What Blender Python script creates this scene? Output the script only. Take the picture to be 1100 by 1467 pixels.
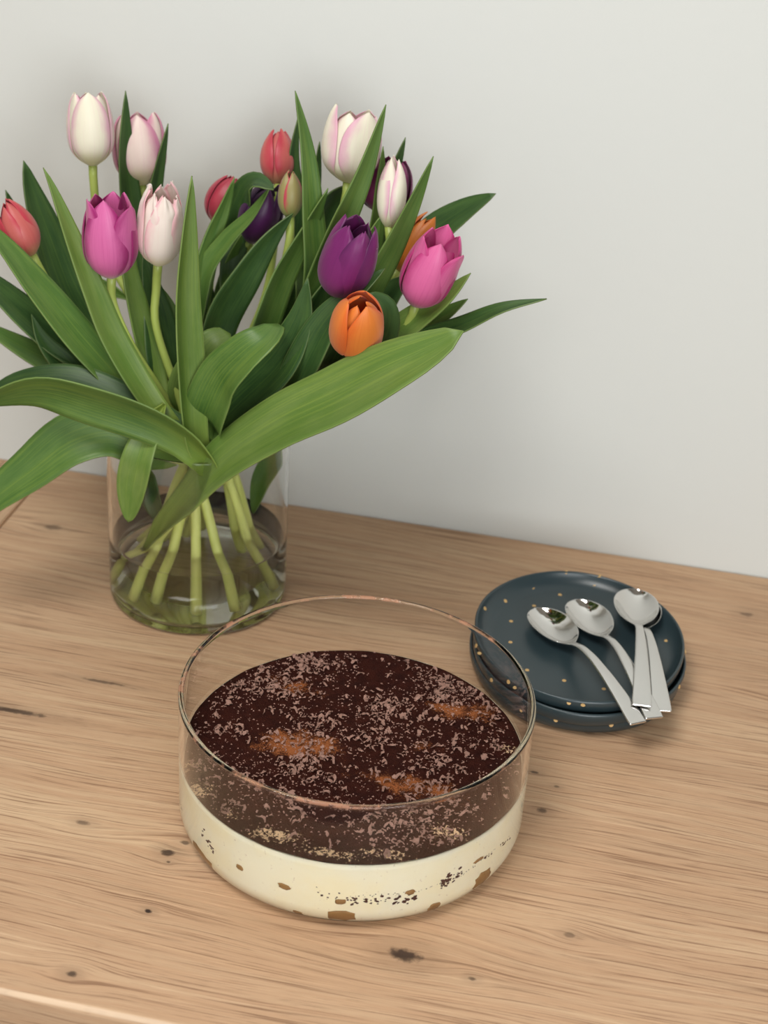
import bpy, bmesh, math, random
import numpy as np
from mathutils import Vector, Matrix

for o in list(bpy.data.objects):
    bpy.data.objects.remove(o, do_unlink=True)
sc = bpy.context.scene
COL = sc.collection

# ------------------------------------------------------------------ camera
# world frame: X runs along the wall, Y towards the wall, Z up, worktop surface at z = 0
IW, IH = 1100, 1467
F_PX, PITCH, ROLL, CAM_H, YAW = 2257.0, 0.5132, 0.0676, 0.6674, -0.1714
cy_, sy_ = math.cos(YAW), math.sin(YAW)
def tow(a, b, c):
    return Vector((a * cy_ + b * sy_, -a * sy_ + b * cy_, c))
FW = tow(0, math.cos(PITCH), -math.sin(PITCH))
RT0 = tow(1, 0, 0)
UP0 = tow(0, math.sin(PITCH), math.cos(PITCH))
RT = RT0 * math.cos(ROLL) + UP0 * math.sin(ROLL)
UP = -RT0 * math.sin(ROLL) + UP0 * math.cos(ROLL)
CAM = Vector((0, 0, CAM_H))
cd = bpy.data.cameras.new('camera')
cam = bpy.data.objects.new('camera', cd)
COL.objects.link(cam)
M = Matrix.Identity(4)
for i in range(3):
    M[i][0], M[i][1], M[i][2], M[i][3] = RT[i], UP[i], -FW[i], CAM[i]
cam.matrix_world = M
cd.sensor_fit = 'VERTICAL'
cd.sensor_height = 24.0
cd.lens = F_PX / IH * 24.0
cd.clip_start = 0.02
cd.dof.use_dof = True
cd.dof.focus_distance = 0.99
cd.dof.aperture_fstop = 5.6
sc.camera = cam

# ------------------------------------------------------------------ light
W = bpy.data.worlds.new('world')
sc.world = W
W.use_nodes = True
bg = W.node_tree.nodes['Background']
bg.inputs[0].default_value = (0.97, 0.99, 1.0, 1)
bg.inputs[1].default_value = 0.5

def area(name, loc, target, sx, sy, power, col):
    l = bpy.data.lights.new(name, 'AREA')
    l.shape = 'RECTANGLE'
    l.size, l.size_y, l.energy, l.color = sx, sy, power, col
    o = bpy.data.objects.new(name, l)
    COL.objects.link(o)
    o.location = loc
    o.rotation_euler = (Vector(target) - Vector(loc)).to_track_quat('-Z', 'Y').to_euler()
    return o
area('window_light', (0.48, -0.60, 0.55), (-0.08, 0.85, 0.1), 0.9, 0.9, 13, (0.97, 0.99, 1.0))
area('ceiling_light', (-0.45, 0.20, 1.48), (-0.16, 0.68, 0.0), 0.7, 0.6, 13, (1.0, 0.98, 0.94))
sc.cycles.max_bounces = 20
sc.cycles.transmission_bounces = 20
sc.cycles.glossy_bounces = 8
sc.cycles.diffuse_bounces = 7

vs = sc.view_settings
vs.view_transform = 'Standard'
vs.look = 'None'
vs.gamma = 1.0
vs.use_curve_mapping = False
vs.exposure = 0.45

WALL_Y, EDGE_Y, SEAM_X = 1.1573, 0.5769, -0.5021     # wall face, worktop front edge, worktop joint

# ------------------------------------------------------------------ helpers
def ray(u, v):
    return (FW + RT * ((u - IW / 2) / F_PX) - UP * ((v - IH / 2) / F_PX))
def at(u, v, Y):
    r = ray(u, v)
    return CAM + r * ((Y - CAM.y) / r.y)
def atz(u, v, z):
    r = ray(u, v)
    return CAM + r * ((z - CAM.z) / r.z)
def lin(r, g, b, a=1):
    f = lambda c: (c / 255 / 12.92) if c / 255 <= 0.04045 else ((c / 255 + 0.055) / 1.055) ** 2.4
    return (f(r), f(g), f(b), a)

def mesh_obj(name, verts, faces, mat, parent=None, smooth=True, uvs=None):
    me = bpy.data.meshes.new(name)
    me.from_pydata([tuple(v) for v in verts], [], faces)
    if uvs is not None:
        ul = me.uv_layers.new(name='UVMap')
        for lo in me.loops:
            ul.data[lo.index].uv = uvs[lo.vertex_index]
    if smooth:
        me.polygons.foreach_set('use_smooth', [True] * len(me.polygons))
    me.materials.append(mat)
    me.update()
    o = bpy.data.objects.new(name, me)
    COL.objects.link(o)
    if parent:
        o.parent = parent
    return o
def empty(name, loc=(0, 0, 0)):
    o = bpy.data.objects.new(name, None)
    o.empty_display_size = 0.02
    o.location = loc
    COL.objects.link(o)
    return o
def tag(o, label, cat, group=None):
    o['label'] = label
    o['category'] = cat
    if group:
        o['group'] = group
    return o
def put(parent, o):
    """parent o (built in world coordinates) under an unrotated empty"""
    o.parent = parent
    o.location = o.location - parent.location
    return o

def grid_faces(nu, nv, closed_u=False, closed_v=False):
    f = []
    for i in range(nu if closed_u else nu - 1):
        for j in range(nv if closed_v else nv - 1):
            a = i * nv + j
            b = i * nv + (j + 1) % nv
            c = ((i + 1) % nu) * nv + (j + 1) % nv
            d = ((i + 1) % nu) * nv + j
            f.append((a, d, c, b))
    return f
def revolve(profile, n, center=(0, 0, 0), ex=1.0, ey=1.0):
    """profile: (r, z) list; r = 0 ends become poles"""
    v, f = [], []
    rings = []
    for r, z in profile:
        if r < 1e-7:
            rings.append([len(v)])
            v.append((center[0], center[1], center[2] + z))
        else:
            st = len(v)
            for k in range(n):
                a = 2 * math.pi * k / n
                v.append((center[0] + ex * r * math.cos(a), center[1] + ey * r * math.sin(a), center[2] + z))
            rings.append(list(range(st, st + n)))
    for A, B in zip(rings[:-1], rings[1:]):
        if len(A) == 1 and len(B) == 1:
            continue
        for k in range(n):
            k2 = (k + 1) % n
            if len(A) == 1:
                f.append((A[0], B[k2], B[k]))
            elif len(B) == 1:
                f.append((A[k], A[k2], B[0]))
            else:
                f.append((A[k], A[k2], B[k2], B[k]))
    return v, f
def recalc(o):
    bm = bmesh.new()
    bm.from_mesh(o.data)
    bmesh.ops.recalc_face_normals(bm, faces=bm.faces)
    bm.to_mesh(o.data)
    bm.free()
def arc(cx, cz, r, a0, a1, n):
    return [(cx + r * math.cos(math.radians(a0 + (a1 - a0) * i / n)), cz + r * math.sin(math.radians(a0 + (a1 - a0) * i / n))) for i in range(n + 1)]
def catmull(P, n):
    P = np.array([list(p) for p in P], float)
    if len(P) == 2:
        return np.array([P[0] + (P[1] - P[0]) * t for t in np.linspace(0, 1, n)])
    seg = np.linalg.norm(np.diff(P, axis=0), axis=1) ** 0.5 + 1e-9
    t = np.concatenate([[0], np.cumsum(seg)])
    m = np.zeros_like(P)
    for i in range(len(P)):
        a, b = max(i - 1, 0), min(i + 1, len(P) - 1)
        m[i] = (P[b] - P[a]) / (t[b] - t[a])
    out = []
    for x in np.linspace(0, t[-1], n * 4):
        i = min(np.searchsorted(t, x, side='right') - 1, len(P) - 2)
        h = t[i + 1] - t[i]
        u = (x - t[i]) / h
        out.append((2 * u**3 - 3 * u**2 + 1) * P[i] + (u**3 - 2 * u**2 + u) * h * m[i] + (-2 * u**3 + 3 * u**2) * P[i + 1] + (u**3 - u**2) * h * m[i + 1])
    out = np.array(out)
    d = np.concatenate([[0], np.cumsum(np.linalg.norm(np.diff(out, axis=0), axis=1))])
    q = np.linspace(0, d[-1], n)
    return np.stack([np.interp(q, d, out[:, k]) for k in range(3)], 1)
def tube(path, radii, n=12, squash=None):
    path = [Vector(p) for p in path]
    v, nrm = [], None
    for i, p in enumerate(path):
        t = (path[min(i + 1, len(path) - 1)] - path[max(i - 1, 0)]).normalized()
        if nrm is None:
            nrm = t.orthogonal().normalized()
        nrm = (nrm - t * nrm.dot(t)).normalized()
        b = t.cross(nrm)
        for k in range(n):
            a = 2 * math.pi * k / n
            v.append(p + (nrm * math.cos(a) + b * math.sin(a)) * radii[i])
    f = grid_faces(len(path), n, closed_v=True)
    f.append(tuple(range(n)))
    e = len(path) * n
    f.append(tuple(reversed(range(e - n, e))))
    return v, f

# ------------------------------------------------------------------ material helpers
class NT:
    def __init__(s, name):
        s.m = bpy.data.materials.new(name)
        s.m.use_nodes = True
        s.t = s.m.node_tree
        s.p = s.t.nodes['Principled BSDF']
        s.out = s.t.nodes['Material Output']
    def n(s, ty, **kw):
        nd = s.t.nodes.new(ty)
        for k, val in kw.items():
            setattr(nd, k, val)
        return nd
    def l(s, a, b):
        s.t.links.new(a, b)
    def put(s, sock, val):
        if isinstance(val, bpy.types.NodeSocket):
            s.l(val, sock)
        elif val is not None:
            sock.default_value = val
    def math(s, op, a, b=None, c=None, clamp=False):
        nd = s.n('ShaderNodeMath', operation=op, use_clamp=clamp)
        s.put(nd.inputs[0], a)
        s.put(nd.inputs[1], b)
        if c is not None:
            s.put(nd.inputs[2], c)
        return nd.outputs[0]
    def mix(s, fac, a, b, mode='MIX'):
        nd = s.n('ShaderNodeMix', data_type='RGBA', blend_type=mode)
        s.put(nd.inputs[0], fac)
        s.put(nd.inputs[6], a)
        s.put(nd.inputs[7], b)
        return nd.outputs[2]
    def noise(s, vec, scale, detail=4, rough=0.55, dist=0.0):
        nd = s.n('ShaderNodeTexNoise')
        s.put(nd.inputs['Vector'], vec)
        nd.inputs['Scale'].default_value = scale
        nd.inputs['Detail'].default_value = detail
        nd.inputs['Roughness'].default_value = rough
        nd.inputs['Distortion'].default_value = dist
        return nd.outputs['Fac']
    def ramp(s, fac, stops, interp='LINEAR'):
        nd = s.n('ShaderNodeValToRGB')
        nd.color_ramp.interpolation = interp
        els = nd.color_ramp.elements
        while len(els) < len(stops):
            els.new(0.5)
        for e, (p, c) in zip(els, stops):
            e.position = p
            e.color = c if len(c) == 4 else (*c, 1)
        s.put(nd.inputs[0], fac)
        return nd.outputs[0]
    def rng(s, x, a, b, c=0.0, d=1.0, smooth=True):
        nd = s.n('ShaderNodeMapRange')
        if smooth:
            nd.interpolation_type = 'SMOOTHSTEP'
        s.put(nd.inputs[0], x)
        for i, val in enumerate((a, b, c, d)):
            nd.inputs[i + 1].default_value = val
        return nd.outputs[0]
    def xyz(s, vec):
        nd = s.n('ShaderNodeSeparateXYZ')
        s.l(vec, nd.inputs[0])
        return nd.outputs
    def comb(s, x, y, z):
        nd = s.n('ShaderNodeCombineXYZ')
        s.put(nd.inputs[0], x)
        s.put(nd.inputs[1], y)
        s.put(nd.inputs[2], z)
        return nd.outputs[0]
    def bump(s, h, strength, dist):
        nd = s.n('ShaderNodeBump')
        nd.inputs['Strength'].default_value = strength
        nd.inputs['Distance'].default_value = dist
        s.l(h, nd.inputs['Height'])
        s.l(nd.outputs[0], s.p.inputs['Normal'])
        return nd.outputs[0]
    def set(s, **kw):
        for k, val in kw.items():
            s.put(s.p.inputs[k.replace('_', ' ')], val)
        return s.m

# ------------------------------------------------------------------ materials
def mat_wall():
    k = NT('wall_paint')
    co = k.n('ShaderNodeTexCoord').outputs['Object']
    h = k.noise(co, 90, 5, 0.6)
    k.bump(h, 0.12, 0.0015)
    c = k.mix(k.noise(co, 1.5, 2), lin(202, 204, 200), lin(206, 208, 204))
    return k.set(Base_Color=c, Roughness=0.85)

def mat_wood(name, along, knots):
    """oak laminate: fine grain along one axis, lines bending around knots"""
    k = NT(name)
    co = k.n('ShaderNodeTexCoord').outputs['Object']
    s = k.xyz(co)
    X, Y, Z = (s[0], s[1], s[2]) if along == 'X' else (s[1], s[0], s[2])
    Yz = k.math('SUBTRACT', Y, Z)            # grain carries on over the front edge
    warp = k.noise(k.comb(k.math('MULTIPLY', X, 2.2), k.math('MULTIPLY', Yz, 7.0), 0.0), 1.0, 2, 0.5)
    yy = k.math('ADD', Yz, k.math('MULTIPLY', k.math('SUBTRACT', warp, 0.5), 0.045))
    dark = None
    for (kx, ky, rx, ry, str_) in knots:
        dx = k.math('SUBTRACT', X, kx)
        dy = k.math('SUBTRACT', Y, ky)
        g2 = k.math('ADD', k.math('POWER', k.math('DIVIDE', k.math('ABSOLUTE', dx), rx * 4.5), 2.0), k.math('POWER', k.math('DIVIDE', k.math('ABSOLUTE', dy), ry * 3.5), 2.0))
        gauss = k.math('POWER', 2.718, k.math('MULTIPLY', g2, -1.0))
        yy = k.math('SUBTRACT', yy, k.math('MULTIPLY', k.math('MULTIPLY', dy, gauss), 0.75))
        wob = k.math('MULTIPLY', k.math('SUBTRACT', k.noise(co, 220, 3), 0.5), 0.9)
        rr = k.math('ADD', k.math('SQRT', k.math('ADD', k.math('POWER', k.math('DIVIDE', k.math('ABSOLUTE', dx), rx), 2.0), k.math('POWER', k.math('DIVIDE', k.math('ABSOLUTE', dy), ry), 2.0))), wob)
        spot = k.math('MAXIMUM', k.math('MULTIPLY', k.rng(rr, 0.35, 1.1, 1.0, 0.0), str_), k.math('MULTIPLY', k.rng(rr, 0.8, 3.0, 1.0, 0.0), 0.22 * str_))
        dark = spot if dark is None else k.math('MAXIMUM', dark, spot)
    v1 = k.comb(k.math('MULTIPLY', X, 11.0), k.math('MULTIPLY', yy, 560.0), 0.0)
    v2 = k.comb(k.math('MULTIPLY', X, 4.0), k.math('MULTIPLY', yy, 150.0), 3.0)
    v3 = k.comb(k.math('MULTIPLY', X, 1.6), k.math('MULTIPLY', yy, 20.0), 7.0)
    v4 = k.comb(k.math('MULTIPLY', X, 60.0), k.math('MULTIPLY', yy, 1500.0), 1.0)
    n1 = k.noise(v1, 1.0, 4, 0.6)
    n2 = k.noise(v2, 1.0, 4, 0.6)
    n3 = k.noise(v3, 1.0, 3, 0.5)
    n4 = k.noise(v4, 1.0, 2, 0.5)
    base = k.ramp(n3, [(0.25, lin(172, 139, 108)), (0.5, lin(190, 157, 125)), (0.75, lin(204, 174, 140))])
    base = k.mix(k.rng(n2, 0.35, 0.7), base, lin(182, 145, 113))
    base = k.mix(k.math('MULTIPLY', k.rng(n2, 0.56, 0.72), 0.4), base, lin(208, 176, 140))
    base = k.mix(k.math('MULTIPLY', k.rng(n1, 0.50, 0.68), 0.75), base, lin(124, 90, 66))
    base = k.mix(k.math('MULTIPLY', k.rng(n1, 0.28, 0.44, 1.0, 0.0), 0.55), base, lin(214, 182, 148))
    base = k.mix(k.math('MULTIPLY', k.rng(n4, 0.58, 0.75), 0.35), base, lin(112, 80, 58))
    if dark is not None:
        base = k.mix(k.math('MINIMUM', dark, 1.0), base, lin(52, 36, 28))
    if along == 'X':                         # edge highlight painted into the laminate colour along the front arris
        edge_glint = k.math('MULTIPLY', k.rng(Y, EDGE_Y + 0.0022, EDGE_Y + 0.0036, 1.0, 0.0), k.rng(Z, -0.0030, -0.0016))
        base = k.mix(k.math('MULTIPLY', edge_glint, k.rng(n2, 0.2, 0.6, 0.3, 0.65)), base, lin(230, 206, 178))
    h = k.math('ADD', k.math('MULTIPLY', n1, -0.7), k.math('MULTIPLY', n4, -0.3))
    k.bump(h, 0.5, 0.0007)
    k.p.inputs['Specular IOR Level'].default_value = 0.3
    return k.set(Base_Color=base, Roughness=0.55)

def mat_glass(name, tint=(0.985, 0.995, 0.99, 1), rim=None, ior=1.47):
    k = NT(name)
    k.set(Base_Color=tint, Roughness=0.0, IOR=ior)
    k.p.inputs['Transmission Weight'].default_value = 1.0
    if rim is not None:
        co = k.n('ShaderNodeTexCoord').outputs['Object']
        z = k.xyz(co)[2]
        near = k.rng(z, rim - 0.0022, rim - 0.0008)
        nz = k.noise(co, 130, 4, 0.6)
        big = k.noise(co, 16, 2)
        fac = k.math('MULTIPLY', near, k.rng(k.math('ADD', k.math('MULTIPLY', nz, 0.6), k.math('MULTIPLY', big, 0.6)), 0.60, 0.70))
        d = k.n('ShaderNodeBsdfDiffuse')
        d.inputs[0].default_value = lin(182, 132, 106)
        mx = k.n('ShaderNodeMixShader')
        k.l(k.math('MULTIPLY', fac, 0.6), mx.inputs[0])
        k.l(k.p.outputs[0], mx.inputs[1])
        k.l(d.outputs[0], mx.inputs[2])
        k.l(mx.outputs[0], k.out.inputs[0])
    return k.m

def mat_leaf(name, c0, c1, cbase):
    k = NT(name)
    uv = k.n('ShaderNodeUVMap').outputs[0]
    s = k.xyz(uv)
    oi = k.n('ShaderNodeObjectInfo').outputs['Random']
    lines = k.noise(k.comb(k.math('MULTIPLY', s[0], 2.0), k.math('MULTIPLY', s[1], 34.0), k.math('MULTIPLY', oi, 20.0)), 1.0, 3, 0.6)
    blot = k.noise(k.comb(k.math('MULTIPLY', s[0], 6.0), k.math('MULTIPLY', s[1], 3.0), k.math('MULTIPLY', oi, 30.0)), 1.0, 4, 0.6)
    c = k.mix(k.rng(blot, 0.3, 0.7), c0, c1)
    c = k.mix(k.math('MULTIPLY', k.rng(lines, 0.45, 0.7), 0.35), c, cbase)
    c = k.mix(k.rng(s[0], 0.02, 0.42, 0.85, 0.0), c, cbase)
    edge = k.rng(k.math('ABSOLUTE', k.math('SUBTRACT', s[1], 0.5)), 0.475, 0.5)
    c = k.mix(k.math('MULTIPLY', edge, 0.22), c, lin(165, 180, 110))
    k.bump(lines, 0.25, 0.0006)
    k.set(Base_Color=c, Roughness=0.42)
    k.p.inputs['Specular IOR Level'].default_value = 0.4
    tr = k.n('ShaderNodeBsdfTranslucent')
    k.l(k.mix(0.5, c, lin(150, 175, 50)), tr.inputs[0])
    mx = k.n('ShaderNodeMixShader')
    mx.inputs[0].default_value = 0.16
    k.l(k.p.outputs[0], mx.inputs[1])
    k.l(tr.outputs[0], mx.inputs[2])
    k.l(mx.outputs[0], k.out.inputs[0])
    return k.m

def mat_petal(name, body, edge, base, streak, edge_w=(0.25, 0.5), base_h=0.3, rough=0.42, edge_s=0.0):
    """u = height along the petal, v = across; colours as the flower wears them"""
    k = NT(name)
    uv = k.n('ShaderNodeUVMap').outputs[0]
    s = k.xyz(uv)
    oi = k.n('ShaderNodeObjectInfo').outputs['Random']
    ac = k.math('ABSOLUTE', k.math('SUBTRACT', s[1], 0.5))
    vein = k.noise(k.comb(k.math('MULTIPLY', s[0], 1.5), k.math('MULTIPLY', s[1], 28.0), k.math('MULTIPLY', oi, 40.0)), 1.0, 3, 0.6)
    blot = k.noise(k.comb(k.math('MULTIPLY', s[0], 3.0), k.math('MULTIPLY', s[1], 3.5), k.math('MULTIPLY', oi, 17.0)), 1.0, 3, 0.5)
    e = k.rng(k.math('ADD', ac, k.math('ADD', k.math('MULTIPLY', k.math('SUBTRACT', blot, 0.5), 0.35), k.math('MULTIPLY', s[0], edge_s))), edge_w[0], edge_w[1])
    c = k.mix(e, body, edge)
    c = k.mix(k.math('MULTIPLY', k.rng(vein, 0.45, 0.75), 0.3), c, streak)
    c = k.mix(k.rng(k.math('ADD', s[0], k.math('MULTIPLY', k.math('SUBTRACT', vein, 0.5), 0.12)), 0.02, base_h, 1.0, 0.0), c, base)
    k.bump(vein, 0.2, 0.0006)
    k.set(Base_Color=c, Roughness=rough)
    k.p.inputs['Sheen Weight'].default_value = 0.15
    tr = k.n('ShaderNodeBsdfTranslucent')
    k.l(c, tr.inputs[0])
    mx = k.n('ShaderNodeMixShader')
    mx.inputs[0].default_value = 0.25
    k.l(k.p.outputs[0], mx.inputs[1])
    k.l(tr.outputs[0], mx.inputs[2])
    k.l(mx.outputs[0], k.out.inputs[0])
    return k.m

def mat_stem():
    k = NT('stem_green')
    co = k.n('ShaderNodeTexCoord').outputs['Object']
    z = k.xyz(co)[2]
    nz = k.noise(co, 60, 3)
    c = k.mix(nz, lin(150, 168, 78), lin(172, 186, 96))
    c = k.mix(k.rng(z, 0.07, 0.17), k.mix(nz, lin(222, 230, 122), lin(236, 240, 150)), c)
    return k.set(Base_Color=c, Roughness=0.4)

def mat_plate():
    k = NT('petrol_glaze')
    co = k.n('ShaderNodeTexCoord').outputs['Object']
    c = k.mix(k.noise(co, 14, 3), lin(38, 51, 56), lin(46, 60, 64))
    k.bump(k.noise(co, 55, 3), 0.1, 0.001)
    return k.set(Base_Color=c, Roughness=0.32)
def mat_plain(name, col, rough=0.5, metal=0.0, bump=None):
    k = NT(name)
    co = k.n('ShaderNodeTexCoord').outputs['Object']
    nz = k.noise(co, 120, 3)
    c = k.mix(k.math('MULTIPLY', nz, 0.25), col, tuple(x * 0.72 for x in col[:3]) + (1,))
    if bump:
        k.bump(k.noise(co, bump[0], 4, 0.6), bump[1], bump[2])
    return k.set(Base_Color=c, Roughness=rough, Metallic=metal)

def mat_cream(cx, cyy):
    k = NT('mascarpone_cream')
    co = k.n('ShaderNodeTexCoord').outputs['Object']
    n1 = k.noise(co, 35, 3)
    c = k.mix(k.rng(n1, 0.35, 0.7), lin(255, 248, 220), lin(255, 244, 207))
    n2 = k.noise(co, 500, 2)
    c = k.mix(k.math('MULTIPLY', k.rng(n2, 0.69, 0.74), 0.35), c, lin(160, 110, 70))
    return k.set(Base_Color=c, Roughness=0.5)

def mat_cocoa(cx, cyy, patches, bare):
    k = NT('cocoa_powder')
    co = k.n('ShaderNodeTexCoord').outputs['Object']
    s = k.xyz(co)
    fine = k.noise(co, 900, 3, 0.6)
    med = k.noise(co, 120, 4, 0.6)
    c = k.mix(k.rng(med, 0.3, 0.7), lin(40, 14, 9), lin(54, 22, 14))
    c = k.mix(k.math('MULTIPLY', k.rng(fine, 0.55, 0.75), 0.3), c, lin(78, 38, 24))
    for lst, col, thr in ((patches, lin(152, 90, 52), 0.0), (bare, lin(224, 190, 150), 1.0)):
        acc = None
        for (px, py, rx, ry, st) in lst:
            g2 = k.math('ADD', k.math('POWER', k.math('DIVIDE', k.math('ABSOLUTE', k.math('SUBTRACT', s[0], px)), rx), 2.0), k.math('POWER', k.math('DIVIDE', k.math('ABSOLUTE', k.math('SUBTRACT', s[1], py)), ry), 2.0))
            g = k.math('MULTIPLY', k.math('POWER', 2.718, k.math('MULTIPLY', g2, -1.0)), st)
            acc = g if acc is None else k.math('MAXIMUM', acc, g)
        if thr:
            f = k.rng(k.math('ADD', k.noise(co, 420, 4, 0.65, 0.6), k.math('MULTIPLY', acc, 0.32)), 0.765, 0.82)
        else:
            e = k.math('ADD', k.math('MULTIPLY', acc, 0.42), k.math('ADD', k.math('MULTIPLY', k.noise(co, 85, 3, 0.6), 0.7), k.math('MULTIPLY', k.noise(co, 950, 2, 0.8), 0.55)))
            f = k.math('MULTIPLY', k.rng(e, 0.82, 1.04), 0.95)
        c = k.mix(f, c, col)
    k.bump(k.math('ADD', fine, k.math('MULTIPLY', med, 2.0)), 0.8, 0.0012)
    k.p.inputs['Specular IOR Level'].default_value = 0.1
    return k.set(Base_Color=c, Roughness=0.9)

M_wall = mat_wall()
M_glass = mat_glass('bowl_glass', (1, 1, 1, 1), rim=0.0935, ior=1.36)
M_vase = mat_glass('vase_glass', (0.99, 1, 0.99, 1), ior=1.38)
k = NT('water')
k.set(Base_Color=(0.985, 1, 0.97, 1), Roughness=0.0, IOR=1.3)
k.p.inputs['Transmission Weight'].default_value = 1.0
M_water = k.m
M_stem = mat_stem()
M_steel = NT('polished_steel').set(Base_Color=(0.74, 0.73, 0.71, 1), Metallic=1.0, Roughness=0.06)
k = NT('brushed_steel')
co = k.n('ShaderNodeTexCoord').outputs['Object']
k.set(Base_Color=(0.70, 0.69, 0.67, 1), Metallic=1.0, Roughness=k.rng(k.noise(co, 30, 2), 0.2, 0.8, 0.2, 0.26))
M_brush = k.m
M_plate = mat_plate()
M_gold = mat_plain('gold_dot_glaze', lin(196, 160, 104), 0.5)
M_biscuit = mat_plain('soaked_biscuit', lin(160, 118, 66), 0.6, bump=(400, 0.5, 0.001))
M_shave = mat_plain('milk_chocolate', lin(154, 116, 101), 0.6, bump=(700, 0.4, 0.0006))
M_speck = mat_plain('wet_cocoa', lin(76, 36, 22), 0.7)
LEAF = [
    mat_leaf('leaf_mid', lin(72, 106, 46), lin(92, 122, 58), lin(130, 152, 60)),
    mat_leaf('leaf_dark', lin(44, 74, 37), lin(62, 92, 47), lin(98, 128, 52)),
    mat_leaf('leaf_light', lin(92, 122, 52), lin(110, 134, 68), lin(142, 162, 68)),
]
PET = {
    'white': mat_petal('petal_white_pink', lin(242, 238, 218), lin(230, 178, 198), lin(232, 228, 180), lin(238, 206, 210), (0.26, 0.58), 0.3, edge_s=0.10),
    'whitefringe': mat_petal('petal_white_blush', lin(243, 232, 222), lin(240, 190, 196), lin(238, 226, 186), lin(240, 214, 212), (0.26, 0.6), 0.3, edge_s=0.10),
    'pinkwhite': mat_petal('petal_pink_white', lin(236, 218, 208), lin(218, 140, 172), lin(228, 220, 172), lin(228, 186, 196), (0.16, 0.5), 0.35, edge_s=0.12),
    'magenta': mat_petal('petal_magenta', lin(222, 112, 172), lin(170, 36, 116), lin(222, 176, 190), lin(190, 58, 136), (0.22, 0.5), 0.16, edge_s=0.08),
    'pink': mat_petal('petal_pink', lin(226, 110, 166), lin(198, 50, 126), lin(226, 176, 190), lin(202, 66, 138), (0.24, 0.55), 0.2, edge_s=0.05),
    'purple': mat_petal('petal_purple', lin(124, 32, 106), lin(92, 20, 84), lin(150, 70, 120), lin(100, 24, 92), (0.2, 0.55), 0.14),
    'violet': mat_petal('petal_dark_violet', lin(82, 26, 84), lin(58, 18, 64), lin(130, 90, 110), lin(66, 20, 74), (0.2, 0.55), 0.2),
    'plum': mat_petal('petal_plum', lin(140, 44, 100), lin(110, 30, 84), lin(160, 100, 110), lin(120, 34, 90), (0.2, 0.55), 0.15),
    'coral': mat_petal('petal_coral', lin(206, 106, 100), lin(196, 58, 76), lin(206, 150, 110), lin(196, 78, 84), (0.2, 0.5), 0.3, edge_s=0.12),
    'red': mat_petal('petal_red', lin(194, 72, 88), lin(172, 40, 66), lin(204, 130, 110), lin(176, 50, 74), (0.2, 0.5), 0.25),
    'bud': mat_petal('petal_bud', lin(158, 148, 92), lin(196, 74, 88), lin(140, 150, 80), lin(180, 120, 96), (0.3, 0.44), 0.4, edge_s=0.04),
    'orange': mat_petal('petal_orange', lin(236, 136, 54), lin(226, 104, 34), lin(236, 170, 84), lin(222, 98, 40), (0.2, 0.55), 0.12),
    'amber': mat_petal('petal_amber', lin(214, 128, 50), lin(200, 106, 40), lin(190, 150, 70), lin(206, 110, 46), (0.2, 0.55), 0.2),
}

# ------------------------------------------------------------------ setting
def box(name, x0, x1, y0, y1, z0, z1, mat, bev=0.0, seg=3):
    bm = bmesh.new()
    bmesh.ops.create_cube(bm, size=1)
    for vv in bm.verts:
        vv.co = Vector(((x0 + x1) / 2 + vv.co.x * (x1 - x0), (y0 + y1) / 2 + vv.co.y * (y1 - y0), (z0 + z1) / 2 + vv.co.z * (z1 - z0)))
    if bev:
        bmesh.ops.bevel(bm, geom=bm.edges[:], offset=bev, segments=seg, affect='EDGES', profile=0.5)
    me = bpy.data.meshes.new(name)
    bm.to_mesh(me)
    bm.free()
    me.materials.append(mat)
    me.polygons.foreach_set('use_smooth', [bev > 0] * len(me.polygons))
    o = bpy.data.objects.new(name, me)
    COL.objects.link(o)
    return o
FLOOR_Z, CEIL_Z, ROOM_X, ROOM_Y = -0.9, 1.6, 2.2, -2.0
wall = box('wall_back', -ROOM_X, ROOM_X, WALL_Y, WALL_Y + 0.12, FLOOR_Z, CEIL_Z, M_wall)
wall['kind'] = 'structure'
wall['label'] = 'plain off-white painted wall behind the worktop'
M_ceiling = mat_plain('ceiling_paint', lin(150, 144, 136), 0.9)
for nm, b in (('wall_left', (-ROOM_X - .12, -ROOM_X, ROOM_Y, WALL_Y + .12, FLOOR_Z, CEIL_Z)), ('wall_right', (ROOM_X, ROOM_X + .12, ROOM_Y, WALL_Y + .12, FLOOR_Z, CEIL_Z)), ('ceiling', (-ROOM_X - .12, ROOM_X + .12, ROOM_Y, WALL_Y + .12, CEIL_Z, CEIL_Z + .1))):
    o = box(nm, *b, M_ceiling if nm == 'ceiling' else M_wall)
    o['kind'] = 'structure'
fl = box('floor', -ROOM_X - .12, ROOM_X + .12, ROOM_Y, WALL_Y + .12, FLOOR_Z - .1, FLOOR_Z, mat_plain('floor_covering', lin(120, 104, 90), 0.6))
fl['kind'] = 'structure'

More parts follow.
